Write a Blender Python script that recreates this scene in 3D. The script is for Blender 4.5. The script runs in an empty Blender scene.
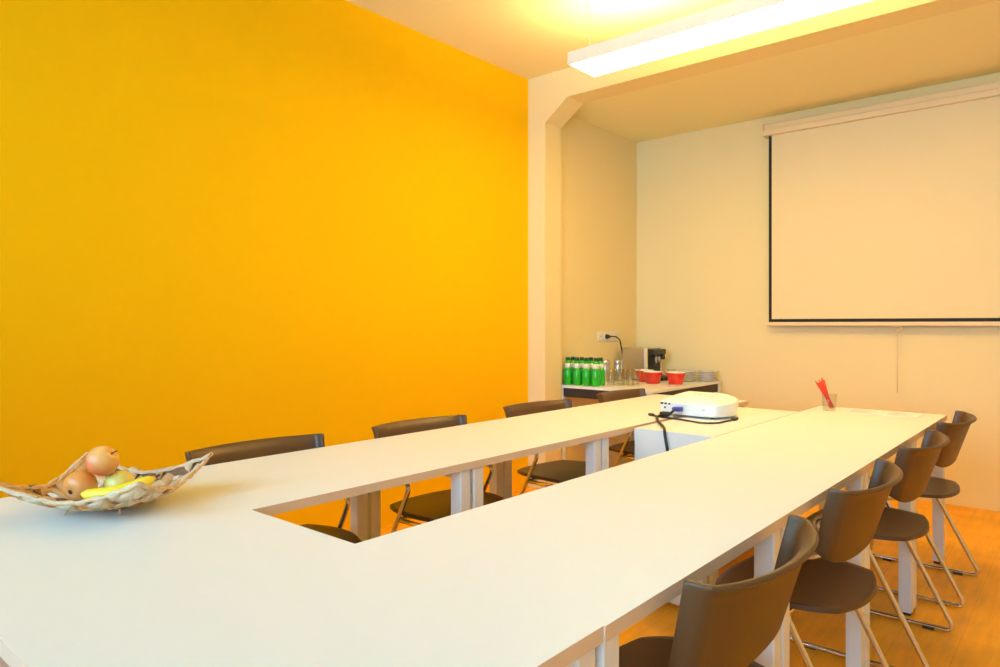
import bpy, bmesh, math, random
from mathutils import Vector, Matrix
random.seed(7)
S = bpy.context.scene
COL = S.collection
PI = math.pi
R = math.radians

# ------------------------------------------------------------------ materials
def nt(name):
    m = bpy.data.materials.new(name); m.use_nodes = True
    n = m.node_tree.nodes; l = m.node_tree.links
    return m, n, l, n['Principled BSDF']

def mat(name, col, rough=.5, metal=0., spec=.5, noise=0., scale=8., bump=0., bscale=200., coat=0.):
    m, n, l, b = nt(name)
    b.inputs['Base Color'].default_value = (*col, 1)
    b.inputs['Roughness'].default_value = rough
    b.inputs['Metallic'].default_value = metal
    b.inputs['Specular IOR Level'].default_value = spec
    b.inputs['Coat Weight'].default_value = coat
    tc = n.new('ShaderNodeTexCoord')
    if noise:
        t = n.new('ShaderNodeTexNoise'); t.inputs['Scale'].default_value = scale; t.inputs['Detail'].default_value = 5
        l.new(tc.outputs['Object'], t.inputs['Vector'])
        r = n.new('ShaderNodeMix'); r.data_type = 'RGBA'
        r.inputs[6].default_value = (*[c*(1-noise) for c in col], 1)
        r.inputs[7].default_value = (*[min(1, c*(1+noise)) for c in col], 1)
        l.new(t.outputs['Fac'], r.inputs[0]); l.new(r.outputs[2], b.inputs['Base Color'])
    if bump:
        t2 = n.new('ShaderNodeTexNoise'); t2.inputs['Scale'].default_value = bscale; t2.inputs['Detail'].default_value = 3
        l.new(tc.outputs['Object'], t2.inputs['Vector'])
        bp = n.new('ShaderNodeBump'); bp.inputs['Strength'].default_value = bump; bp.inputs['Distance'].default_value = .002
        l.new(t2.outputs['Fac'], bp.inputs['Height']); l.new(bp.outputs['Normal'], b.inputs['Normal'])
    return m

def glass(name, col, rough=.02, ior=1.45):
    m, n, l, b = nt(name)
    b.inputs['Base Color'].default_value = (*col, 1)
    b.inputs['Roughness'].default_value = rough
    b.inputs['IOR'].default_value = ior
    b.inputs['Transmission Weight'].default_value = 1
    return m

def thin_glass(name, col):
    m = bpy.data.materials.new(name); m.use_nodes = True
    n = m.node_tree.nodes; l = m.node_tree.links; n.remove(n['Principled BSDF'])
    t = n.new('ShaderNodeBsdfTransparent'); t.inputs['Color'].default_value = (*col, 1)
    g = n.new('ShaderNodeBsdfGlossy'); g.inputs['Roughness'].default_value = .03
    lw = n.new('ShaderNodeLayerWeight'); lw.inputs['Blend'].default_value = .5
    pw = n.new('ShaderNodeMath'); pw.operation = 'POWER'; pw.inputs[1].default_value = 3.0; l.new(lw.outputs['Facing'], pw.inputs[0])
    mr = n.new('ShaderNodeMath'); mr.operation = 'MULTIPLY_ADD'; mr.inputs[1].default_value = .45; mr.inputs[2].default_value = .03; l.new(pw.outputs[0], mr.inputs[0])
    mx = n.new('ShaderNodeMixShader')
    l.new(mr.outputs[0], mx.inputs[0]); l.new(t.outputs[0], mx.inputs[1]); l.new(g.outputs[0], mx.inputs[2])
    l.new(mx.outputs[0], n['Material Output'].inputs['Surface']); return m

def emit(name, col, st):
    m = bpy.data.materials.new(name); m.use_nodes = True
    n = m.node_tree.nodes; l = m.node_tree.links
    n.remove(n['Principled BSDF'])
    e = n.new('ShaderNodeEmission'); e.inputs['Color'].default_value = (*col, 1); e.inputs['Strength'].default_value = st
    l.new(e.outputs[0], n['Material Output'].inputs['Surface'])
    return m

LAMP_COL = (1.0, .63, .21)
M = {}
M['orange'] = mat('orange wall paint', (.95, .53, .001), .75, noise=.02, scale=2, bump=.08, bscale=90, spec=.08)
M['cream'] = mat('cream wall paint', (.82, .69, .36), .8, noise=.015, scale=2, bump=.08, bscale=90, spec=.2)
M['ceil'] = mat('ceiling paint', (.86, .77, .42), .85, noise=.01, scale=2, bump=.06, bscale=90, spec=.2)
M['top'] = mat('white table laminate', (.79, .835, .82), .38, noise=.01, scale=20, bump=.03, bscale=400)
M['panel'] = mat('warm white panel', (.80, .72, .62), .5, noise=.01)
M['edge'] = mat('shade tinted table edge', (.76, .58, .40), .5, noise=.04, scale=30)  # white edge; shade and warm floor bounce are put into this tan colour
M['white_metal'] = mat('white powder coated steel', (.80, .79, .76), .35, bump=.03, bscale=300)
M['grey_metal'] = mat('grey steel', (.33, .32, .30), .4, .6)
M['black'] = mat('black plastic', (.012, .011, .011), .4)
M['foot'] = mat('dark foot plastic', (.04, .03, .03), .6)
M['chair'] = mat('dark brown chair plastic', (.098, .045, .016), .42, noise=.08, scale=12, bump=.12, bscale=500)
M['chrome'] = mat('chrome tube', (.75, .73, .70), .14, 1.)
M['steel'] = mat('brushed stainless steel', (.62, .59, .54), .3, 1., bump=.04, bscale=60)
M['rail'] = mat('dark steel rail', (.03, .024, .02), .5)
M['screen'] = mat('white projection fabric', (.80, .67, .38), .9, bump=.05, bscale=500, spec=.1)
M['border'] = mat('black screen border', (.01, .008, .008), .8)
M['casing'] = mat('ivory screen casing', (.78, .62, .34), .5)
M['proj'] = mat('white projector plastic', (.85, .84, .80), .35, noise=.01)
M['blue'] = mat('blue connector plastic', (.03, .06, .42), .4)
M['cable'] = mat('black cable rubber', (.015, .012, .01), .5)
M['cable2'] = mat('brown cable', (.06, .035, .02), .5)
M['red'] = mat('red glazed ceramic', (.72, .03, .012), .25, noise=.05, coat=.4)
M['whitecer'] = mat('white glazed ceramic', (.86, .84, .78), .2, coat=.3)
M['plate'] = mat('cream porcelain', (.80, .76, .68), .2, coat=.3)
M['bglass'] = mat('green bottle plastic', (.025, .60, .03), .12, noise=.2, scale=25)
M['bglass'].node_tree.nodes['Principled BSDF'].inputs['Transmission Weight'].default_value = .35
M['bcap'] = mat('dark green cap', (.008, .09, .03), .4)
M['blabel'] = mat('pale bottle label', (.80, .80, .66), .6, noise=.08, scale=60)
M['tumbler'] = thin_glass('clear glass', (.96, .95, .92))
M['pencil'] = mat('red pencil lacquer', (.70, .03, .015), .35)
M['pwood'] = mat('bare pencil wood', (.70, .48, .25), .7)
M['paper'] = mat('white paper', (.86, .86, .84), .9)
M['ink'] = mat('grey printed lines', (.38, .38, .40), .9)
M['socket'] = mat('ivory socket plastic', (.82, .76, .62), .4)
M['dark_hole'] = mat('dark slot', (.03, .025, .02), .7)
M['reed'] = [mat('bleached reed', (.70, .48, .28), .75, noise=.25, scale=60, bump=.5, bscale=300),
             mat('tan reed', (.62, .38, .17), .75, noise=.3, scale=60, bump=.5, bscale=300),
             mat('pale reed', (.76, .58, .38), .75, noise=.2, scale=60, bump=.5, bscale=300),
             mat('dark reed', (.24, .11, .05), .8, noise=.3, scale=60, bump=.5, bscale=300)]
M['stem'] = mat('brown fruit stem', (.08, .04, .02), .8)
M['banana'] = mat('yellow banana skin', (.92, .68, .03), .45, noise=.08, scale=20)
M['diffuser'] = emit('lit lamp diffuser', LAMP_COL, 31)
M['uplight'] = emit('lit upper lamp panel', (1.0, .70, .32), 44)
M['lamp_body'] = mat('pale lamp housing', (.80, .74, .62), .4)

def apple_mat(name, low, high, tilt):
    m, n, l, b = nt(name)
    tc = n.new('ShaderNodeTexCoord')
    mp = n.new('ShaderNodeMapping'); mp.inputs['Rotation'].default_value = tilt
    l.new(tc.outputs['Object'], mp.inputs['Vector'])
    sx = n.new('ShaderNodeSeparateXYZ'); l.new(mp.outputs[0], sx.inputs[0])
    ns = n.new('ShaderNodeTexNoise'); ns.inputs['Scale'].default_value = 40; ns.inputs['Detail'].default_value = 4
    l.new(tc.outputs['Object'], ns.inputs['Vector'])
    ma = n.new('ShaderNodeMath'); ma.operation = 'MULTIPLY_ADD'
    l.new(ns.outputs['Fac'], ma.inputs[0]); ma.inputs[1].default_value = .03; l.new(sx.outputs['Z'], ma.inputs[2])
    mr = n.new('ShaderNodeMapRange'); mr.inputs['From Min'].default_value = -.012; mr.inputs['From Max'].default_value = .056
    l.new(ma.outputs[0], mr.inputs['Value'])
    mx = n.new('ShaderNodeMix'); mx.data_type = 'RGBA'
    mx.inputs[6].default_value = (*low, 1); mx.inputs[7].default_value = (*high, 1)
    l.new(mr.outputs[0], mx.inputs[0]); l.new(mx.outputs[2], b.inputs['Base Color'])
    b.inputs['Roughness'].default_value = .35
    return m
M['apple_red'] = apple_mat('blushed apple skin', (.82, .16, .06), (.88, .56, .15), (0, 0, 0))
M['apple_warm'] = apple_mat('orange apple skin', (.82, .30, .06), (.88, .58, .24), (R(80), 0, 0))
M['apple_green'] = apple_mat('yellow green apple skin', (.84, .64, .14), (.72, .78, .26), (0, R(30), 0))

# wood floor
def floor_mat():
    m, n, l, b = nt('warm wood plank floor')
    tc = n.new('ShaderNodeTexCoord')
    mp = n.new('ShaderNodeMapping'); l.new(tc.outputs['Object'], mp.inputs['Vector'])
    mp.inputs['Rotation'].default_value = (0, 0, R(90))
    br = n.new('ShaderNodeTexBrick')
    br.inputs['Scale'].default_value = 1; br.inputs['Brick Width'].default_value = 1.25; br.inputs['Row Height'].default_value = .19
    br.inputs['Mortar Size'].default_value = .0012; br.inputs['Bias'].default_value = 0
    br.inputs['Color1'].default_value = (.95, .45, .015, 1); br.inputs['Color2'].default_value = (.92, .41, .012, 1)
    br.inputs['Mortar'].default_value = (.75, .32, .01, 1)
    l.new(mp.outputs[0], br.inputs['Vector'])
    mp2 = n.new('ShaderNodeMapping'); mp2.inputs['Scale'].default_value = (14, 1.4, 1)
    l.new(tc.outputs['Object'], mp2.inputs['Vector'])
    ns = n.new('ShaderNodeTexNoise'); ns.inputs['Scale'].default_value = 2.2; ns.inputs['Detail'].default_value = 7; ns.inputs['Roughness'].default_value = .65
    l.new(mp2.outputs[0], ns.inputs['Vector'])
    ns2 = n.new('ShaderNodeTexNoise'); ns2.inputs['Scale'].default_value = 5; ns2.inputs['Detail'].default_value = 6
    l.new(tc.outputs['Object'], ns2.inputs['Vector'])
    ad = n.new('ShaderNodeMath'); ad.operation = 'ADD'; l.new(ns.outputs['Fac'], ad.inputs[0]); l.new(ns2.outputs['Fac'], ad.inputs[1])
    mr = n.new('ShaderNodeMapRange'); mr.inputs['From Min'].default_value = .6; mr.inputs['From Max'].default_value = 1.4
    mr.inputs['To Min'].default_value = .78; mr.inputs['To Max'].default_value = 1.22
    l.new(ad.outputs[0], mr.inputs['Value'])
    vm = n.new('ShaderNodeVectorMath'); vm.operation = 'SCALE'
    l.new(br.outputs['Color'], vm.inputs[0]); l.new(mr.outputs[0], vm.inputs['Scale'])
    l.new(vm.outputs[0], b.inputs['Base Color'])
    b.inputs['Roughness'].default_value = .42; b.inputs['Specular IOR Level'].default_value = .25
    return m
M['floor'] = floor_mat()

# ------------------------------------------------------------------ mesh helpers
def add_box(bm, lo, hi, bev=0., seg=2, mi=0, mtx=None):
    t = bmesh.new()
    bmesh.ops.create_cube(t, size=1)
    for v in t.verts:
        v.co = Vector(((v.co.x+.5)*(hi[0]-lo[0])+lo[0], (v.co.y+.5)*(hi[1]-lo[1])+lo[1], (v.co.z+.5)*(hi[2]-lo[2])+lo[2]))
    if bev: bmesh.ops.bevel(t, geom=t.edges[:], offset=bev, segments=seg, affect='EDGES', profile=.5)
    merge(bm, t, mi, mtx)

def merge(bm, t, mi=0, mtx=None):
    if mtx: bmesh.ops.transform(t, matrix=mtx, verts=t.verts[:])
    bmesh.ops.recalc_face_normals(t, faces=t.faces[:])
    vm = {v: bm.verts.new(v.co) for v in t.verts}
    for f in t.faces:
        try: nf = bm.faces.new([vm[v] for v in f.verts])
        except ValueError: continue
        nf.material_index = mi if mi is not None else f.material_index
        nf.smooth = f.smooth
    t.free()

def fillet(pts, r, n=6):
    pts = [Vector(p) for p in pts]
    if r <= 0: return pts
    out = [pts[0]]
    for i in range(1, len(pts)-1):
        a, b, c = pts[i-1], pts[i], pts[i+1]
        d1 = (a-b); d2 = (c-b)
        k = min(r, d1.length*.48, d2.length*.48)
        p = b+d1.normalized()*k; q = b+d2.normalized()*k
        for j in range(n+1):
            u = j/n
            out.append(p*(1-u)**2 + b*2*u*(1-u) + q*u*u)
    out.append(pts[-1])
    return out

def add_tube(bm, pts, rad, n=10, fil=0., mi=0, cap=True, rads=None):
    pts = fillet(pts, fil) if fil else [Vector(p) for p in pts]
    t = bmesh.new(); rings = []
    tang = []
    for i in range(len(pts)):
        a = pts[max(0, i-1)]; b = pts[min(len(pts)-1, i+1)]
        tang.append((b-a).normalized())
    up = Vector((0, 0, 1)) if abs(tang[0].z) < .9 else Vector((1, 0, 0))
    nrm = (up - tang[0]*up.dot(tang[0])).normalized()
    for i, p in enumerate(pts):
        nrm = (nrm - tang[i]*nrm.dot(tang[i])).normalized()
        bn = tang[i].cross(nrm)
        rr = rads[i] if rads else rad
        rings.append([t.verts.new(p + (nrm*math.cos(2*PI*k/n) + bn*math.sin(2*PI*k/n))*rr) for k in range(n)])
    for i in range(len(rings)-1):
        for k in range(n):
            f = t.faces.new((rings[i][k], rings[i][(k+1) % n], rings[i+1][(k+1) % n], rings[i+1][k])); f.smooth = True
    if cap:
        t.faces.new(rings[0][::-1]); t.faces.new(rings[-1])
    merge(bm, t, mi)

def add_lathe(bm, prof, n=24, mi=0, mtx=None, mis=None):
    t = bmesh.new(); rings = []
    for r, z in prof:
        if r < 1e-6: rings.append([t.verts.new((0, 0, z))])
        else: rings.append([t.verts.new((r*math.cos(2*PI*k/n), r*math.sin(2*PI*k/n), z)) for k in range(n)])
    for i in range(len(rings)-1):
        a, b = rings[i], rings[i+1]
        for k in range(n):
            k2 = (k+1) % n
            if len(a) == 1 and len(b) == 1: continue
            if len(a) == 1: f = t.faces.new((a[0], b[k2], b[k]))
            elif len(b) == 1: f = t.faces.new((a[k], a[k2], b[0]))
            else: f = t.faces.new((a[k], a[k2], b[k2], b[k]))
            f.smooth = True
            f.material_index = mis[i] if mis else mi
    merge(bm, t, None, mtx)

def add_grid(bm, fn, nu, nv, thick=0., mi=0, smooth=True, closed_u=False):
    """surface fn(u,v) u,v in 0..1 given as (point, normal offset dir) ; thick makes a closed shell"""
    t = bmesh.new()
    P = [[Vector(fn(i/nu, j/nv)) for j in range(nv+1)] for i in range(nu+1)]
    def nrm(i, j):
        a = P[min(nu, i+1)][j]-P[max(0, i-1)][j]; b = P[i][min(nv, j+1)]-P[i][max(0, j-1)]
        c = a.cross(b)
        return c.normalized() if c.length > 1e-12 else Vector((0, 0, 1))
    A = [[t.verts.new(P[i][j]) for j in range(nv+1)] for i in range(nu+1)]
    if thick:
        B = [[t.verts.new(P[i][j]+nrm(i, j)*thick) for j in range(nv+1)] for i in range(nu+1)]
    for i in range(nu):
        for j in range(nv):
            f = t.faces.new((A[i][j], A[i+1][j], A[i+1][j+1], A[i][j+1])); f.smooth = smooth
            if thick:
                f = t.faces.new((B[i][j], B[i][j+1], B[i+1][j+1], B[i+1][j])); f.smooth = smooth
    if thick:
        for i in range(nu):
            for jj in (0, nv):
                f = t.faces.new((A[i][jj], A[i+1][jj], B[i+1][jj], B[i][jj]))
        for j in range(nv):
            for ii in (0, nu):
                f = t.faces.new((A[ii][j], A[ii][j+1], B[ii][j+1], B[ii][j]))
    merge(bm, t, mi)

def obj(name, bm, mats, parent=None, loc=(0, 0, 0), rot=(0, 0, 0), auto=None):
    me = bpy.data.meshes.new(name); bm.to_mesh(me); bm.free()
    if not isinstance(mats, (list, tuple)): mats = [mats]
    for m in mats: me.materials.append(m)
    o = bpy.data.objects.new(name, me); COL.objects.link(o)
    o.location = loc; o.rotation_euler = rot
    if parent: o.parent = parent
    return o

def tag(o, label, cat, group=None):
    o['label'] = label; o['category'] = cat
    if group: o['group'] = group
    return o

def thing(name, label, cat, loc=(0, 0, 0), rz=0., group=None):
    o = bpy.data.objects.new(name, None); COL.objects.link(o); o.empty_display_size = .1
    o.location = loc; o.rotation_euler = (0, 0, rz)
    return tag(o, label, cat, group)

def struct(name, bm, m):
    o = obj(name, bm, m); o['kind'] = 'structure'; return o

def dup(root, loc, rz, label, group=None):
    r = root.copy(); COL.objects.link(r); r.location = loc; r.rotation_euler = (0, 0, rz)
    r['label'] = label
    if group: r['group'] = group
    for ch in root.children:
        c = ch.copy(); COL.objects.link(c); c.parent = r
        for g in ch.children:
            d = g.copy(); COL.objects.link(d); d.parent = c
    return r

def NB(): return bmesh.new()

# ------------------------------------------------------------------ room
XL, XR = -3.165, 1.5           # orange wall, right wall
YR, YO, YO2, YB = -1.15, 4.02, 4.22, 5.43   # rear wall, partition faces, back wall
ZC, ZA = 3.00, 2.80
XA = -3.06                    # niche side wall
b = NB(); add_box(b, (XL-.2, YR-.2, -.12), (XR+.2, YB+.2, 0)); struct('floor', b, M['floor'])
b = NB(); add_box(b, (XL-.2, YR-.2, ZC), (XR+.2, YO2, ZC+.15)); struct('ceiling', b, M['ceil'])
b = NB(); add_box(b, (XL-.2, YO2, ZA), (XR+.2, YB+.2, ZA+.35)); struct('ceiling_niche', b, M['ceil'])
b = NB(); add_box(b, (XL-.2, YR-.2, 0), (XL, YO, ZC)); struct('wall_left', b, M['orange'])
b = NB(); add_box(b, (XL-.2, YO2, 0), (XA, YB, ZA)); struct('wall_niche_left', b, M['cream'])
b = NB(); add_box(b, (XL-.2, YB, 0), (XR+.2, YB+.2, ZA)); struct('wall_back', b, M['cream'])
b = NB(); add_box(b, (XR, YR-.2, 0), (XR+.2, YB, ZC)); struct('wall_right', b, M['cream'])
# partition with the wide opening and its cut corner
b = NB()
poly = [(XL-.2, 0), (-3.009, 0), (-3.009, 2.655), (-2.815, ZA), (XR, ZA), (XR, ZC), (XL-.2, ZC)]
f1 = [b.verts.new((x, YO, z)) for x, z in poly]; f2 = [b.verts.new((x, YO2, z)) for x, z in poly]
b.faces.new(f1); b.faces.new(f2[::-1])
for i in range(len(poly)):
    j = (i+1) % len(poly); b.faces.new((f1[j], f1[i], f2[i], f2[j]))
bmesh.ops.recalc_face_normals(b, faces=b.faces[:])
struct('wall_partition', b, M['cream'])
# rear wall with a wide window behind the camera
WX0, WX1, WZ0, WZ1 = -2.95, 1.1, .85, 2.75
b = NB()
add_box(b, (XL, YR-.2, 0), (XR, YR, WZ0)); add_box(b, (XL, YR-.2, WZ1), (XR, YR, ZC))
add_box(b, (XL, YR-.2, WZ0), (WX0, YR, WZ1)); add_box(b, (WX1, YR-.2, WZ0), (XR, YR, WZ1))
struct('wall_rear', b, M['cream'])
b = NB()
fw = .06
add_box(b, (WX0, YR-.14, WZ0), (WX1, YR-.07, WZ0+fw)); add_box(b, (WX0, YR-.14, WZ1-fw), (WX1, YR-.07, WZ1))
for k in range(4):
    x = WX0 + (WX1-WX0-fw)*k/3
    add_box(b, (x, YR-.14, WZ0), (x+fw, YR-.07, WZ1))
w = struct('window_1', b, M['white_metal'])
def pane_mat():
    m = bpy.data.materials.new('window glass'); m.use_nodes = True
    n = m.node_tree.nodes; l = m.node_tree.links; n.remove(n['Principled BSDF'])
    t = n.new('ShaderNodeBsdfTransparent'); g = n.new('ShaderNodeBsdfGlossy'); g.inputs['Roughness'].default_value = .02
    fr = n.new('ShaderNodeFresnel'); mx = n.new('ShaderNodeMixShader')
    l.new(fr.outputs[0], mx.inputs[0]); l.new(t.outputs[0], mx.inputs[1]); l.new(g.outputs[0], mx.inputs[2])
    l.new(mx.outputs[0], n['Material Output'].inputs['Surface']); return m
b = NB(); add_box(b, (WX0+.01, YR-.11, WZ0+.01), (WX1-.01, YR-.104, WZ1-.01))
obj('pane', b, pane_mat(), w)

# ------------------------------------------------------------------ tables
TH, TT = .74, .025
def make_table(label):
    """0.8 long (local x) by 0.6 deep (local y), four square legs"""
    t = thing('conference_table', label, 'table', group='conference tables')
    b = NB()
    add_box(b, (-.4, -.3, TH-TT), (.4, .3, TH))
    bmesh.ops.recalc_face_normals(b, faces=b.faces[:])
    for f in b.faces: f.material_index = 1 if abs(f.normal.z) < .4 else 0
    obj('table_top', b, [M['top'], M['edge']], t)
    b = NB()
    for y in (-.17, .17): add_box(b, (-.36, y-.012, TH-TT-.030), (.36, y+.012, TH-TT-.002), .002, 1)
    for x in (-.368, .368): add_box(b, (x-.018, -.25, TH-TT-.030), (x+.018, .25, TH-TT-.002), .002, 1)
    obj('under_frame', b, M['white_metal'], t)
    for sx in (-1, 1):
        for sy in (-1, 1):
            cx, cy = sx*.368, sy*.268
            b = NB(); add_box(b, (cx-.024, cy-.024, .012), (cx+.024, cy+.024, TH-TT-.002), .004, 2)
            lg = obj('leg', b, M['white_metal'], t)
            b = NB(); add_box(b, (cx-.02, cy-.02, 0), (cx+.02, cy+.02, .0125), .003, 1)
            obj('foot', b, M['foot'], lg)
    return t
XLo, XLi, XRi, XRo = -2.157, -1.525, -1.151, -.5535
y0 = .289
xs = [(-2.157+.4005, 'white conference table under the woven fruit bowl'),
      (-2.157+1.2005, 'white conference table closing the near end of the ring, without anything on it')]
proto = make_table(xs[0][1]); proto.location = (xs[0][0], y0+.30, 0)
proto_children = proto
dup(proto, (xs[1][0], y0+.30, 0), 0, xs[1][1])
lab_l = ['white conference table in the orange wall row, first after the fruit bowl',
         'white conference table in the orange wall row, second after the fruit bowl',
         'white conference table in the orange wall row, just before the projector end',
         'white conference table carrying the projector, last in the orange wall row']
lab_r = ['white conference table in the row by the chrome-legged chairs, nearest the camera',
         'white conference table in the right row, second from the camera',
         'white conference table in the right row, second from the pencil glass end',
         'white conference table with the pencil glass and papers on it']
for k in range(4):
    yc = .889+.4+.8*k
    dup(proto, (XLo+.30, yc, 0), R(90), lab_l[k])
    dup(proto, (XRo-.30, yc, 0), R(90), lab_r[k])

# narrow white infill table between the two rows, closed front
t = thing('infill_table', 'narrow white table with closed front panel filling the gap between both table rows', 'table', (-1.340, 3.21, 0))
hw = .1815
b = NB(); add_box(b, (-hw, -.53, TH-TT), (hw, .53, TH))
bmesh.ops.recalc_face_normals(b, faces=b.faces[:])
for f in b.faces: f.material_index = 1 if abs(f.normal.z) < .4 else 0
obj('table_top', b, [M['top'], M['panel']], t)
b = NB(); add_box(b, (-hw+.001, -.529, .02), (hw-.001, -.509, TH-TT), .001, 1); obj('front_panel', b, M['panel'], t)
b = NB(); add_box(b, (-hw+.001, .509, .02), (hw-.001, .529, TH-TT), .001, 1); obj('rear_panel', b, M['panel'], t)
for s in (-1, 1):
    for yy in (-.48, .48):
        b = NB(); add_box(b, (s*.15-.02, yy-.02, 0), (s*.15+.02, yy+.02, TH-TT), .003, 1); obj('leg', b, M['white_metal'], t)

# ------------------------------------------------------------------ chairs (front = local +y, origin on floor under the seat)
def make_chair(label):
    t = thing('conference_chair', label, 'chair', group='brown plastic chairs around the tables')
    # seat
    def seat(u, v):
        a = (u*2-1); c = (v*2-1)
        x = a*math.sqrt(max(0, 1-.36*c*c)); y = c*math.sqrt(max(0, 1-.36*a*a))
        px, py = x*.232, y*.205 + .012
        z = .440 + .014*(px/.23)**2 - .014*max(0, py/.2)**3 + .010*max(0, -py/.2)**3
        return (px, py, z)
    b = NB(); add_grid(b, seat, 24, 24, -.013); obj('seat', b, M['chair'], t)
    # back shell: concave, tilted, with folded ends and a flared upper lip
    def back(u, v):
        w = u*2-1; aw = abs(w)
        zb = .572 + .035*aw**6
        z = zb + (.780-zb)*v
        k = min(1, aw/.87); f = max(0, (aw-.87)/.13)
        x = (.237*k + .010*(1-(1-f)**2))*(.93+.07*min(1, v*1.1))
        x = math.copysign(x, w)
        y = -.232 + .050*k**2.2 + .034*(.3*f+.7*f*f)
        y += .070*(1-v)*(1-.45*aw*aw)
        lip = max(0, v-.82)/.18
        y -= .020*lip**2*(1-aw**6)
        z -= .004*lip**3*(1-aw**6)
        return (x, y, z)
    b = NB(); add_grid(b, back, 60, 22, .013)
    bmesh.ops.remove_doubles(b, verts=b.verts[:], dist=1e-5)
    o = obj('backrest', b, M['chair'], t)
    bv = o.modifiers.new('soft edge', 'BEVEL'); bv.width = .005; bv.segments = 3; bv.limit_method = 'ANGLE'; bv.angle_limit = R(50)
    # chrome side frames: floor runner, long sloping rear leg, bend back to the shell
    for s in (-1, 1):
        x = s*.240
        pts = [(s*.212, -.155, .640), (s*.226, -.120, .592), (x, .035, .570), (x, -.250, .011), (x, .225, .011), (x, .150, .424), (x, -.03, .424)]
        b = NB(); add_tube(b, pts, .0095, 10, fil=.04); obj('side_frame', b, M['chrome'], t)
    b = NB(); add_tube(b, [(-.237, -.035, .424), (.237, -.035, .424)], .0085, 8); add_tube(b, [(-.232, .13, .420), (.232, .13, .420)], .0085, 8)
    obj('cross_bar', b, M['chrome'], t)
    for s in (-1, 1):
        for yy in (-.16, .14):
            b = NB(); add_box(b, (s*.235-.011, yy-.02, 0), (s*.235+.011, yy+.02, .008), .002, 1); obj('glide', b, M['foot'], t)
    return t
cl = [('brown chair on the orange wall side, its back right behind the fruit bowl', -2.06, 1.30, -90),
      ('brown chair on the orange wall side, second from the fruit bowl', -2.035, 2.05, -91),
      ('brown chair in front of the cream pillar, facing the right table row', -2.06, 2.91, -93),
      ('brown chair standing in front of the counter with bowls and bottles', -2.06, 3.77, -90)]
cr = [('brown chair closest to the camera, its back cut off by the picture bottom', -.65, 1.30, 90),
      ('brown chair along the right table row, second from the camera', -.655, 2.12, 90),
      ('brown chair along the right table row, second from the screen wall', -.65, 2.92, 90),
      ('brown chair by the pencil glass end of the right row, farthest from the camera', -.65, 3.70, 90)]
ch0 = make_chair(cl[0][0]); ch0.location = (cl[0][1], cl[0][2], 0); ch0.rotation_euler = (0, 0, R(cl[0][3]))
for lb, x, y, rz in cl[1:]+cr: dup(ch0, (x, y, 0), R(rz), lb)

# ------------------------------------------------------------------ pendant lamp
LX0, LX1, LY0, LY1, LZ = -2.225, -.42, 3.18, 3.444, 2.64
t = thing('pendant_lamp', 'long white rectangular pendant lamp hanging from the ceiling over the tables', 'lamp', ((LX0+LX1)/2, (LY0+LY1)/2, LZ))
lx, ly, lh = (LX1-LX0)/2, (LY1-LY0)/2, .068
b = NB(); w_ = .008
add_box(b, (-lx, -ly, 0), (lx, -ly+w_, lh)); add_box(b, (-lx, ly-w_, 0), (lx, ly, lh))
add_box(b, (-lx, -ly+w_, 0), (-lx+w_, ly-w_, lh)); add_box(b, (lx-w_, -ly+w_, 0), (lx, ly-w_, lh))
add_box(b, (-lx+w_, -ly+w_, .03), (lx-w_, ly-w_, .036))
obj('housing', b, M['lamp_body'], t)
b = NB(); add_box(b, (-lx+w_, -ly+w_, .003), (lx-w_, ly-w_, .012)); obj('diffuser', b, M['diffuser'], t)
b = NB(); add_box(b, (-lx+.05, -ly+.03, .046), (lx-.05, ly-.03, .056)); obj('upper_light', b, M['uplight'], t)
for s in (-1, 1):
    b = NB(); add_tube(b, [(s*(lx-.06), 0, .036), (s*(lx-.06), 0, ZC-LZ)], .0015, 6)
    c = obj('suspension_wire', b, M['grey_metal'], t)
    b = NB(); add_lathe(b, [(0, ZC-LZ-.02), (.02, ZC-LZ-.018), (.022, ZC-LZ), (0, ZC-LZ)], 16, mtx=Matrix.Translation((s*(lx-.06), 0, 0)))
    obj('ceiling_cup', b, M['lamp_body'], c)

# ------------------------------------------------------------------ projection screen
SX0, SX1, SY = -1.88, -.15, 5.355
t = thing('projection_screen', 'pull-down projection screen with black border hanging on the cream back wall', 'screen', ((SX0+SX1)/2, SY, 1.2))
sw = (SX1-SX0)/2
b = NB()
add_box(b, (-sw-.03, -.035, 1.43), (sw+.03, .072, 1.475), .006, 2)
add_box(b, (-sw-.03, -.022, 1.472), (sw+.03, .072, 1.520), .008, 2)
add_box(b, (-sw-.036, -.038, 1.428), (-sw-.028, .073, 1.522), .002, 1); add_box(b, (sw+.028, -.038, 1.428), (sw+.036, .073, 1.522), .002, 1)
obj('casing', b, M['casing'], t)
b = NB(); add_box(b, (-sw+.022, -.0015, .035), (sw-.022, .0015, 1.44)); obj('screen_fabric', b, M['screen'], t)
b = NB()
add_box(b, (-sw, -.002, .012), (-sw+.022, .002, 1.44)); add_box(b, (sw-.022, -.002, .012), (sw, .002, 1.44)); add_box(b, (-sw+.022, -.002, .012), (sw-.022, .002, .035))
obj('black_border', b, M['border'], t)
b = NB(); add_box(b, (-sw-.012, -.012, -.016), (sw+.012, .012, .012), .004, 2); obj('bottom_bar', b, M['casing'], t)
b = NB()
ring = [(.028*math.cos(a*PI/8), 0, -.034+.016*math.sin(a*PI/8)) for a in range(17)]
add_tube(b, ring, .0035, 8, cap=False)
ph = obj('pull_handle', b, M['casing'], t)
b = NB(); add_tube(b, [(0, 0, -.05), (0.002, 0, -.25), (0, 0, -.47)], .0022, 6); obj('pull_cord', b, M['casing'], ph)

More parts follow.
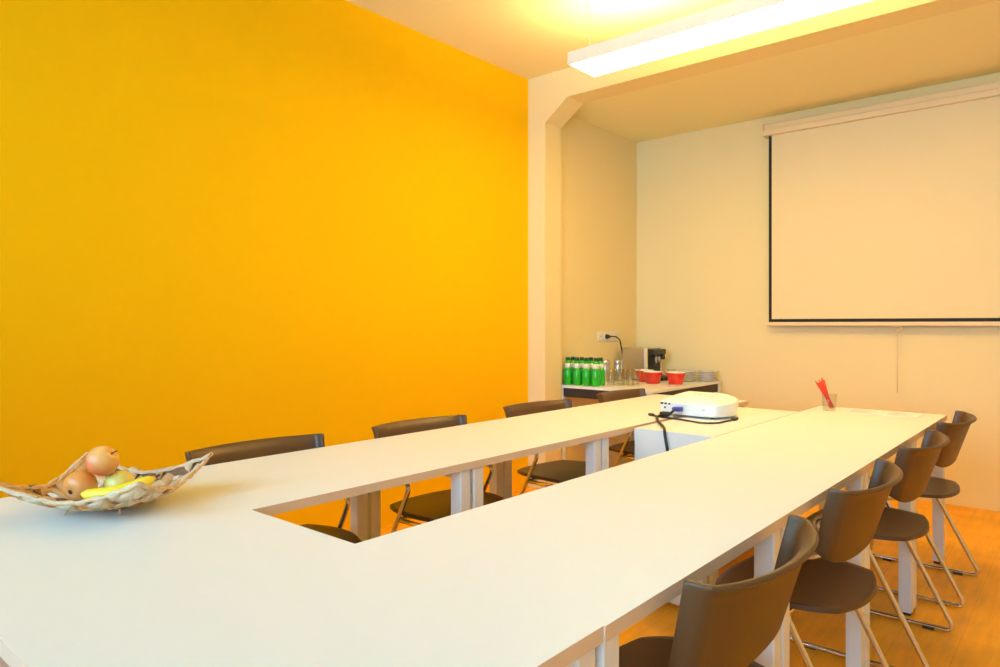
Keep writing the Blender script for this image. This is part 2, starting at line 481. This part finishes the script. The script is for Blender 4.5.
# ------------------------------------------------------------------ counter table in the niche
KX0, KX1, KY0, KY1 = -3.055, -2.27, 4.235, 5.40
t = thing('counter_table', 'cream-topped counter with dark rails in the niche behind the chairs, carrying bottles and bowls', 'counter', ((KX0+KX1)/2, (KY0+KY1)/2, 0))
kx, ky = (KX1-KX0)/2, (KY1-KY0)/2
b = NB(); add_box(b, (-kx, -ky, .722), (kx, ky, TH), .0015, 1); obj('table_top', b, M['top'], t)
b = NB()
for yy in (-ky+.015, ky-.035): add_box(b, (-kx+.03, yy, .655), (kx-.03, yy+.02, .722))
for xx in (-kx+.015, kx-.03): add_box(b, (xx, -ky+.03, .655), (xx+.015, ky-.03, .722))
obj('dark_rail', b, M['rail'], t)
for sx in (-1, 1):
    for sy in (-1, 1):
        b = NB(); add_box(b, (sx*(kx-.025)-.02, sy*(ky-.025)-.02, 0), (sx*(kx-.025)+.02, sy*(ky-.025)+.02, .722), .003, 1); obj('leg', b, M['white_metal'], t)

# bottles: two rows
def make_bottle(label):
    t = thing('bottle', label, 'bottle', group='green bottles on the counter')
    b = NB(); add_lathe(b, [(0, 0), (.028, 0), (.0325, .006), (.033, .05), (.0325, .105), (.029, .119), (.0245, .126), (.0235, .165), (.019, .176), (.0145, .184), (.0145, .188), (0, .188)], 20)
    bd = obj('bottle_body', b, M['bglass'], t)
    b = NB(); add_lathe(b, [(.0244, .1275), (.0252, .128), (.0245, .163), (.0238, .1635)], 20); obj('label_band', b, M['blabel'], t)
    b = NB(); add_lathe(b, [(0, .184), (.0168, .184), (.0168, .205), (.014, .208), (0, .206)], 16); obj('cap', b, M['bcap'], t)
    return t
rows = []
for k, w_ in enumerate(['at the pillar end', 'second from the pillar', 'third from the pillar', 'at the glasses end']):
    rows.append((-3.012+.079*k, 4.31+.006*k, 'green bottle with pale label %s of the front bottle row' % w_))
for k, w_ in enumerate(['at the pillar end', 'second from the pillar', 'third from the pillar', 'beside the glasses']):
    rows.append((-3.022+.079*k, 4.388+.006*k, 'green bottle %s in the mostly hidden rear bottle row' % w_))
b0 = make_bottle(rows[0][2]); b0.location = (rows[0][0], rows[0][1], TH)
for x, y, lb in rows[1:]: dup(b0, (x, y, TH), random.uniform(0, 6), lb)

# tumblers
def tumbler_bm(h=.118, rt=.036, rb=.026):
    b = NB(); add_lathe(b, [(0, 0), (rb, 0), (rb+.001, .003), (rt, h), (rt-.0012, h+.0008), (rt-.0024, h), (rb-.0018, .012), (0, .010)], 24)
    return b
tp = [(-2.735, 4.47, 'clear glass tumbler standing right beside the green bottles'),
      (-2.755, 4.56, 'clear glass tumbler in the rear of the glasses, behind the bottle-side one'),
      (-2.665, 4.50, 'clear glass tumbler in the middle of the glasses, in front of a steel canister'),
      (-2.68, 4.59, 'clear glass tumbler in the rear middle of the glasses'),
      (-2.595, 4.51, 'clear glass tumbler at the counter edge in front of the half-hidden red bowl'),
      (-2.60, 4.60, 'clear glass tumbler between the edge glass and the red bowls')]
g0 = None
for x, y, lb in tp:
    if g0 is None:
        g0 = obj('glass_tumbler', tumbler_bm(), M['tumbler'], loc=(x, y, TH)); tag(g0, lb, 'glass', 'tumblers on the counter')
    else:
        g = g0.copy(); COL.objects.link(g); g.location = (x, y, TH); g['label'] = lb
g = obj('glass_tumbler', tumbler_bm(.09, .034, .028), M['tumbler'], loc=(-2.60, 5.18, TH)); tag(g, 'low clear glass standing behind the front red bowl, beside the saucers', 'glass')

# steel canisters
for x, y, lb in ((-2.955, 4.75, 'stainless steel canister behind the tumblers, closer to the green bottles'), (-2.885, 4.82, 'stainless steel canister behind the tumblers, closer to the coffee machine')):
    t = thing('steel_canister', lb, 'canister', (x, y, TH), group='steel canisters on the counter')
    b = NB(); add_lathe(b, [(0, 0), (.032, 0), (.034, .004), (.034, .130), (.031, .136)], 24); obj('canister_body', b, M['steel'], t)
    b = NB(); add_lathe(b, [(.033, .135), (.0345, .138), (.0345, .166), (.031, .171), (0, .172)], 24); obj('lid', b, M['steel'], t)

# red bowls
def make_bowl(label, loc):
    t = thing('red_bowl', label, 'bowl', loc, group='red bowls on the counter')
    b = NB(); add_lathe(b, [(0, .002), (.046, .002), (.048, 0), (.050, .002), (.062, .045), (.074, .082), (.0765, .088), (.0755, .091), (.0730, .0905)], 32); obj('bowl_shell', b, M['red'], t)
    b = NB(); add_lathe(b, [(.0762, .0895), (.0752, .0925), (.0728, .0905), (.060, .047), (.046, .012), (0, .008)], 32); obj('glazed_inside', b, M['whitecer'], t)
    return t
bw = make_bowl('red bowl with white inside below the black coffee spout', (-2.575, 4.82, TH))
dup(bw, (-2.405, 4.86, TH), 0, 'red bowl with white inside at the saucer end, nearest the projector')
dup(bw, (-2.72, 4.955, TH), .5, 'red bowl half hidden behind the tumblers, next to the coffee machine side')

# saucer stacks
def saucer_bm():
    b = NB(); add_lathe(b, [(0, .001), (.038, .001), (.040, 0), (.042, .002), (.064, .009), (.077, .0145), (.0765, .0165), (.058, .012), (.040, .006), (0, .005)], 28); return b
s0 = None
for (x, y, nm) in ((-2.470, 5.20, 'beside the low glass'), (-2.350, 5.30, 'at the far corner of the counter')):
    for k in range(6):
        pos = ['bottom', 'second from the bottom', 'third from the bottom', 'third from the top', 'second from the top', 'topmost'][k]
        lb = 'cream saucer %s, %s' % (nm, 'topmost of its stack' if k == 5 else pos + ' of its stack')
        if s0 is None:
            s0 = obj('saucer', saucer_bm(), M['plate'], loc=(x, y, TH)); tag(s0, lb, 'saucer', 'saucer stacks on the counter')
        else:
            s = s0.copy(); COL.objects.link(s); s['label'] = lb; s.location = (x+random.uniform(-.004, .004), y+random.uniform(-.004, .004), TH+.0135*k)

# coffee machine
t = thing('coffee_machine', 'coffee machine with metal side panel and black front spout on the counter', 'coffee machine', (-2.865, 5.18, TH))
b = NB(); add_box(b, (-.118, -.13, .008), (.098, .13, .262), .008, 2); obj('housing', b, M['steel'], t)
b = NB(); add_box(b, (.092, -.134, .004), (.114, -.112, .266), .004, 2); add_box(b, (.092, .112, .004), (.114, .134, .266), .004, 2); obj('front_trim', b, M['casing'], t)
b = NB(); add_box(b, (.095, -.112, .02), (.106, .112, .255), .003, 1); obj('front_panel', b, M['black'], t)
b = NB(); add_box(b, (.10, -.105, .205), (.165, .105, .250), .008, 2); add_box(b, (.135, .055, .165), (.162, .095, .21), .006, 2)
h = obj('brew_head', b, M['black'], t)
b = NB(); add_tube(b, [(.135, -.02, .21), (.135, -.02, .12)], .011, 10); add_tube(b, [(.135, .035, .21), (.135, .035, .12)], .011, 10); obj('spout', b, M['steel'], h)
b = NB(); add_box(b, (.10, -.11, 0), (.245, .11, .028), .005, 2); obj('drip_tray', b, M['black'], t)
b = NB()
for sx in (-.1, .08):
    for sy in (-.11, .11): add_lathe(b, [(0, 0), (.012, 0), (.012, .01), (0, .01)], 10, mtx=Matrix.Translation((sx, sy, 0)))
obj('foot', b, M['foot'], t)

# wall sockets and plug
t = thing('wall_socket', 'row of four ivory wall sockets above the counter on the niche wall', 'socket', (XA, 4.95, 1.095), R(90))
# local x = along wall (+Y world), local -y faces the room
b = NB(); add_box(b, (-.16, -.010, -.042), (.16, -.0, .042), .004, 2); obj('face_plate', b, M['socket'], t)
for k in range(4):
    cx = -.12+.08*k
    b = NB(); add_lathe(b, [(.026, 0), (.026, .004), (.0225, .005), (.0205, .001), (0, .0005)], 20, mtx=Matrix.Translation((cx, -.0098, 0)) @ Matrix.Rotation(R(90), 4, 'X'))
    s = obj('socket_insert', b, M['socket'], t)
    b = NB()
    for dx in (-.009, .009): add_lathe(b, [(0, .0022), (.003, .0022), (.003, 0)], 8, mtx=Matrix.Translation((cx+dx, -.0098, 0)) @ Matrix.Rotation(R(90), 4, 'X'))
    obj('pin_hole', b, M['dark_hole'], s)
t = thing('power_cord', 'black power cord with plug running from the wall socket to the coffee machine', 'cord', (XA, 4.95, 1.095))
b = NB(); add_lathe(b, [(0, 0), (.019, 0), (.019, .014), (.012, .034), (.006, .044), (0, .044)], 16, mtx=Matrix.Translation((.0115, -.040, 0)) @ Matrix.Rotation(R(90), 4, 'Y')); obj('plug', b, M['cable'], t)
b = NB(); add_tube(b, [(.05, -.04, 0), (.075, -.01, .002), (.085, .05, -.02), (.075, .10, -.10), (.064, .135, -.17), (.066, .15, -.30), (.066, .18, -.345)], .0055, 8, fil=.04); obj('cord', b, M['cable'], t)

# ------------------------------------------------------------------ projector
t = thing('projector', 'white projector with domed lid standing where the far tables meet', 'projector', (-1.495, 3.275, TH), R(-4))
pw, pd = .168, .125
def dome(u, v):
    a = u*2-1; c = v*2-1
    x = a*math.sqrt(max(0, 1-.30*c*c)); y = c*math.sqrt(max(0, 1-.30*a*a))
    k = 1.0/math.sqrt(.70)*.905
    r = max(abs(a), abs(c))
    return (x*k*pw, y*k*pd, .074+.012*c*.6+.034*(1-r**2.6)*(1+.30*c))
b = NB()
add_grid(b, dome, 24, 20, 0)
# side wall following the lid outline, tucked in at the foot
n = 20
loop = [(i/n, 0) for i in range(n)]+[(1, i/n) for i in range(n)]+[(1-i/n, 1) for i in range(n)]+[(0, 1-i/n) for i in range(n)]
rings = []
for sc, z in ((1, None), (1.004, .064), (1.0, .055), (.985, .022), (.965, .012), (.94, .010)):
    rings.append([b.verts.new((dome(u, v)[0]*sc, dome(u, v)[1]*sc, dome(u, v)[2] if z is None else z)) for u, v in loop])
for i in range(len(rings)-1):
    for k in range(len(loop)):
        k2 = (k+1) % len(loop)
        f = b.faces.new((rings[i][k], rings[i+1][k], rings[i+1][k2], rings[i][k2])); f.smooth = True
b.faces.new(rings[-1])
bmesh.ops.recalc_face_normals(b, faces=b.faces[:])
bd = obj('projector_body', b, M['proj'], t)
fy = -pd*.985
b = NB()
for i in range(5): add_box(b, (-.140+.022*i, fy-.006, .056), (-.128+.022*i, fy+.02, .064))
add_box(b, (-.02, fy-.006, .055), (-.004, fy+.02, .063))
for i in range(2): add_lathe(b, [(0, .006), (.005, .006), (.005, -.01)], 10, mtx=Matrix.Translation((-.118+.022*i, fy+.004, .040)) @ Matrix.Rotation(R(90), 4, 'X'))
obj('port', b, M['dark_hole'], t)
b = NB()
for i in range(6): add_box(b, (.058+.007*i, fy-.0045, .041), (.063+.007*i, fy+.02, .0455))
obj('side_lettering', b, M['ink'], t)
b = NB()
add_box(b, (-.02, -.02, .1045), (.03, -.012, .1078)); add_box(b, (.045, .02, .1035), (.095, .028, .1078)); add_box(b, (.04, -.04, .099), (.10, -.034, .1020))
obj('control_button', b, M['casing'], t)
b = NB()
for sx in (-.12, .12):
    for sy in (-.085, .085): add_lathe(b, [(0, 0), (.010, 0), (.010, .014), (0, .014)], 12, mtx=Matrix.Translation((sx, sy, 0)))
obj('foot', b, M['foot'], t)
b = NB(); add_lathe(b, [(0, 0), (.03, 0), (.032, .012), (.026, .014), (.022, .006), (0, .004)], 24, mtx=Matrix.Translation((.07, pd*.97, .05)) @ Matrix.Rotation(R(-90), 4, 'X')); obj('lens', b, M['black'], t)

t = thing('video_cable', 'black video cable with blue plug hanging from the projector over the table front', 'cable', (-1.54, 3.13, TH))
b = NB(); add_box(b, (-.012, -.035, .032), (.028, .005, .052), .004, 2); add_box(b, (-.008, -.046, .034), (.024, -.034, .050), .003, 1); obj('connector', b, M['blue'], t)
b = NB(); add_box(b, (-.066, -.062, .004), (-.026, -.024, .028), .006, 2); obj('plug_housing', b, M['cable'], t)
b = NB(); add_tube(b, [(.008, -.044, .042), (.006, -.075, .03), (-.02, -.085, .016), (-.046, -.06, .016), (-.055, -.11, .0075), (.03, -.25, .0072), (.13, -.39, .0072), (.164, -.452, .0072), (.169, -.461, -.01), (.20, -.466, -.16), (.215, -.466, -.40), (.19, -.48, -.70), (.12, -.485, -.7325), (-.12, -.49, -.7325)], .0062, 8, fil=.03); obj('cord', b, M['cable'], t)

b = NB(); add_tube(b, [(-1.64, 3.074, TH+.005), (-1.60, 3.066, TH+.005), (-1.43, 3.02, TH+.005), (-1.345, 2.985, TH+.005), (-1.295, 3.03, TH+.005), (-1.285, 3.19, TH+.005)], .0042, 8, fil=.04)
add_box(b, (-1.296, 3.185, TH+.001), (-1.274, 3.225, TH+.014), .003, 1)
add_tube(b, [(-1.668, 3.085, TH+.0085), (-1.652, 3.078, TH+.0085), (-1.636, 3.072, TH+.0085)], .007, 8)
c = obj('thin_cord', b, M['cable2']); tag(c, 'thin brown cord lying on the table around the foot of the projector', 'cord')

# ------------------------------------------------------------------ pencil glass and papers
GX, GY = -1.055, 3.90
g = obj('pencil_glass', tumbler_bm(.088, .037, .030), M['tumbler'], loc=(GX, GY, TH)); tag(g, 'clear glass holding red pencils at the end of the right table row', 'glass')
bases = [(.019-.013*(k//3), (k%3-1)*.0115) for k in range(6)]
tips = [(-.060+.024*(k//3), (k%3-1)*.024, .150+.006*(k%3)+.004*(k//3)) for k in range(6)]
labs = ['red pencil leaning lowest in the glass, on the camera side', 'red pencil leaning lowest in the glass, in the middle of the bunch', 'red pencil leaning lowest in the glass, on the screen side',
        'red pencil standing steeper in the glass, on the camera side', 'red pencil standing steeper in the glass, in the middle of the bunch', 'red pencil standing steeper in the glass, on the screen side']
for k in range(6):
    a = Vector((bases[k][0], bases[k][1], .0165)); bb = Vector(tips[k]); d = (bb-a).normalized()
    t = thing('red_pencil', labs[k], 'pencil', (GX, GY, TH), group='red pencils in the glass')
    b = NB(); add_tube(b, [a, a+d*.145], .0046, 6); obj('shaft', b, M['pencil'], t)
    b = NB(); add_tube(b, [a+d*.145, a+d*.158, a+d*.164], .0038, 6, rads=[.0046, .0018, .0004]); obj('sharpened_tip', b, M['pwood'] if k % 2 else M['pencil'], t)
for k, (x, y, rz, lb) in enumerate([(-.90, 3.965, 6, 'white printed sheet lying beside the pencil glass'), (-.72, 3.955, -3, 'white printed sheet near the outer corner of the right table row')]):
    t = thing('paper_sheet', lb, 'paper', (x, y, TH+.0006), R(rz), 'papers by the pencil glass')
    b = NB(); add_box(b, (-.075, -.10, 0), (.075, .10, .0012)); obj('sheet', b, M['paper'], t)
    b = NB()
    for i in range(7): add_box(b, (-.06, -.08+.022*i, .0012), (.06-.02*(i % 3), -.076+.022*i, .0016))
    obj('printed_lines', b, M['ink'], t)

# ------------------------------------------------------------------ woven fruit bowl
BC = Vector((-1.838, .672, TH))
t = thing('fruit_bowl', 'square woven reed bowl with raised corners holding fruit on the near table', 'bowl', BC, R(38))
HS = .176
def bowl_pt(s, q, off=0.):
    r2 = max(s*s, q*q)
    z = .0135 + .036*(s*s+q*q)*.5 + .032*(s*s*q*q)**.8 + .020*r2*r2
    k = 1 - .06*(abs(s)*(1-q*q) if abs(s) > abs(q) else abs(q)*(1-s*s))
    return Vector((s*HS*k, q*HS*k, z+off))
b = NB()
NS = 9
def strip(c, axis, wd, mi, phase, lim):
    n = 52
    rows_ = []
    def fn(u, v):
        a = (u*2-1)*lim
        cc = c + (v-.5)*wd
        wav = .0040*math.sin((a*NS/2+phase)*PI)
        s, q = (a, cc) if axis == 0 else (cc, a)
        s = max(-1.03, min(1.03, s)); q = max(-1.03, min(1.03, q))
        return bowl_pt(s, q, wav+.0004*math.sin(v*PI))
    add_grid(b, fn, n, 2, .0022 if axis == 0 else -.0022, mi)
for i in range(NS):
    c = -1 + (i+.5)*2/NS
    for ax in (0, 1):
        if (i+ax) % 5 == 3 and ax == 0: mi = 3
        else: mi = random.choice([0, 0, 1, 2, 2, 1])
        strip(c + random.uniform(-.012, .012), ax, 2/NS*random.uniform(.62, .88), mi, i+ax*1.0, 1.0+random.uniform(-.0, .03))
obj('woven_strips', b, M['reed'], t)
b = NB()
edge = []
N = 30
for i in range(N): edge.append((-1+2*i/N, -1))
for i in range(N): edge.append((1, -1+2*i/N))
for i in range(N): edge.append((1-2*i/N, 1))
for i in range(N+1): edge.append((-1, 1-2*i/N))
add_tube(b, [bowl_pt(s*.985, q*.985, .003+.0015*math.sin(i*1.3)) for i, (s, q) in enumerate(edge)], .0048, 7, cap=False, rads=[.0048+.0012*math.sin(i*2.1) for i in range(len(edge))])
add_tube(b, [bowl_pt(s*.95, q*.95, .0055+.0015*math.sin(i*1.7+1)) for i, (s, q) in enumerate(edge)], .003, 6, cap=False)
obj('rim', b, [M['reed'][0]], t)
for sx in (-1, 1):
    for sy in (-1, 1):
        p = bowl_pt(sx*.36, sy*.36)
        b = NB(); add_tube(b, [p+Vector((0, 0, .0)), (p.x*1.04, p.y*1.04, .009), (p.x*1.12, p.y*1.12, .0032)], .0032, 7); obj('foot', b, M['reed'][1], t)
b = NB(); q_ = .36*HS*.98
add_tube(b, [(-q_, -q_, .0115), (q_, -q_, .0115), (q_, q_, .0115), (-q_, q_, .0115), (-q_, -q_, .0115)], .0018, 6); obj('base_ring', b, M['reed'][3], t)

def apple(label, m, loc, r, rot):
    t = thing('apple', label, 'apple', loc, group='apples in the bowl'); t.rotation_euler = rot
    prof = []
    for i in range(25):
        th = PI*i/24
        rr = r*math.sin(th)*(1+.06*math.cos(th)); z = -r*.93*math.cos(th)
        dip = math.exp(-(rr/(r*.28))**2)
        z += (.16*r*dip if z < 0 else -.24*r*dip)
        prof.append((rr if 0 < i < 24 else 0, z))
    b = NB(); add_lathe(b, prof, 28); obj('fruit_skin', b, m, t)
    b = NB(); add_tube(b, [(0, 0, r*.66), (.001, 0, r*.85), (.004, .001, r*1.08)], .0016, 6); obj('stem', b, M['stem'], t)
    b = NB(); add_lathe(b, [(0, -r*.80), (.0035, -r*.81), (.006, -r*.845), (.0045, -r*.87), (.002, -r*.83), (0, -r*.83)], 8); obj('calyx', b, M['stem'], t)
    return t
apple('blushed red and yellow apple on top of the other fruit', M['apple_red'], (-1.826, .652, .861), .0375, (0, R(50), R(40)))
apple('orange-tinged apple with its blossom end to the camera, in the lower left of the bowl', M['apple_warm'], (-1.846, .610, .804), .0375, (R(-75), 0, R(26)))
apple('yellow green apple low in the bowl, behind the banana', M['apple_green'], (-1.825, .688, .800), .0355, (R(10), R(-20), 0))
b = NB()
pts = []; rads = []
for i in range(15):
    u = i/14; a = -1+2*u
    base = Vector((-1.747, .578, .806)).lerp(Vector((-1.662, .706, .834)), u)
    pts.append(base + Vector((.018, -.010, -.010))*(1-a*a)); rads.append(.0125*(1-abs(a)**5)**.7+.003)
add_tube(b, pts, .012, 8, rads=rads)
t = thing('banana', 'yellow banana lying along the front edge of the woven bowl', 'banana', (0, 0, 0))
b2 = NB(); add_tube(b2, [pts[-1], pts[-1]+Vector((.004, .008, .006))], .003, 6)
obj('banana_skin', b, M['banana'], t); obj('banana_tip', b2, M['stem'], t)

# ------------------------------------------------------------------ daylight, camera, view
W = bpy.data.worlds.new('daylight'); S.world = W; W.use_nodes = True
bg = W.node_tree.nodes['Background']; bg.inputs['Color'].default_value = (.36, .68, 1.0, 1); bg.inputs['Strength'].default_value = 12.5
pl = bpy.data.lights.new('window_portal', 'AREA'); pl.shape = 'RECTANGLE'; pl.size = WX1-WX0; pl.size_y = WZ1-WZ0; pl.cycles.is_portal = True
po = bpy.data.objects.new('window_portal', pl); COL.objects.link(po); po.location = ((WX0+WX1)/2, YR-.16, (WZ0+WZ1)/2); po.rotation_euler = (R(90), 0, 0)

cam = bpy.data.cameras.new('camera'); co = bpy.data.objects.new('camera', cam); COL.objects.link(co)
co.location = (0, 0, 1.19); co.rotation_euler = (R(90), 0, R(40.55))
cam.sensor_width = 36; cam.lens = 36*.693; cam.shift_y = -.0085; cam.clip_start = .02
S.camera = co
S.view_settings.view_transform = 'Standard'; S.view_settings.look = 'None'
S.view_settings.exposure = -0.12; S.view_settings.gamma = 1.0; S.view_settings.use_curve_mapping = False
S.cycles.use_denoising = True
S.cycles.max_bounces = 12; S.cycles.transparent_max_bounces = 40; S.cycles.diffuse_bounces = 6; S.cycles.sample_clamp_indirect = 6
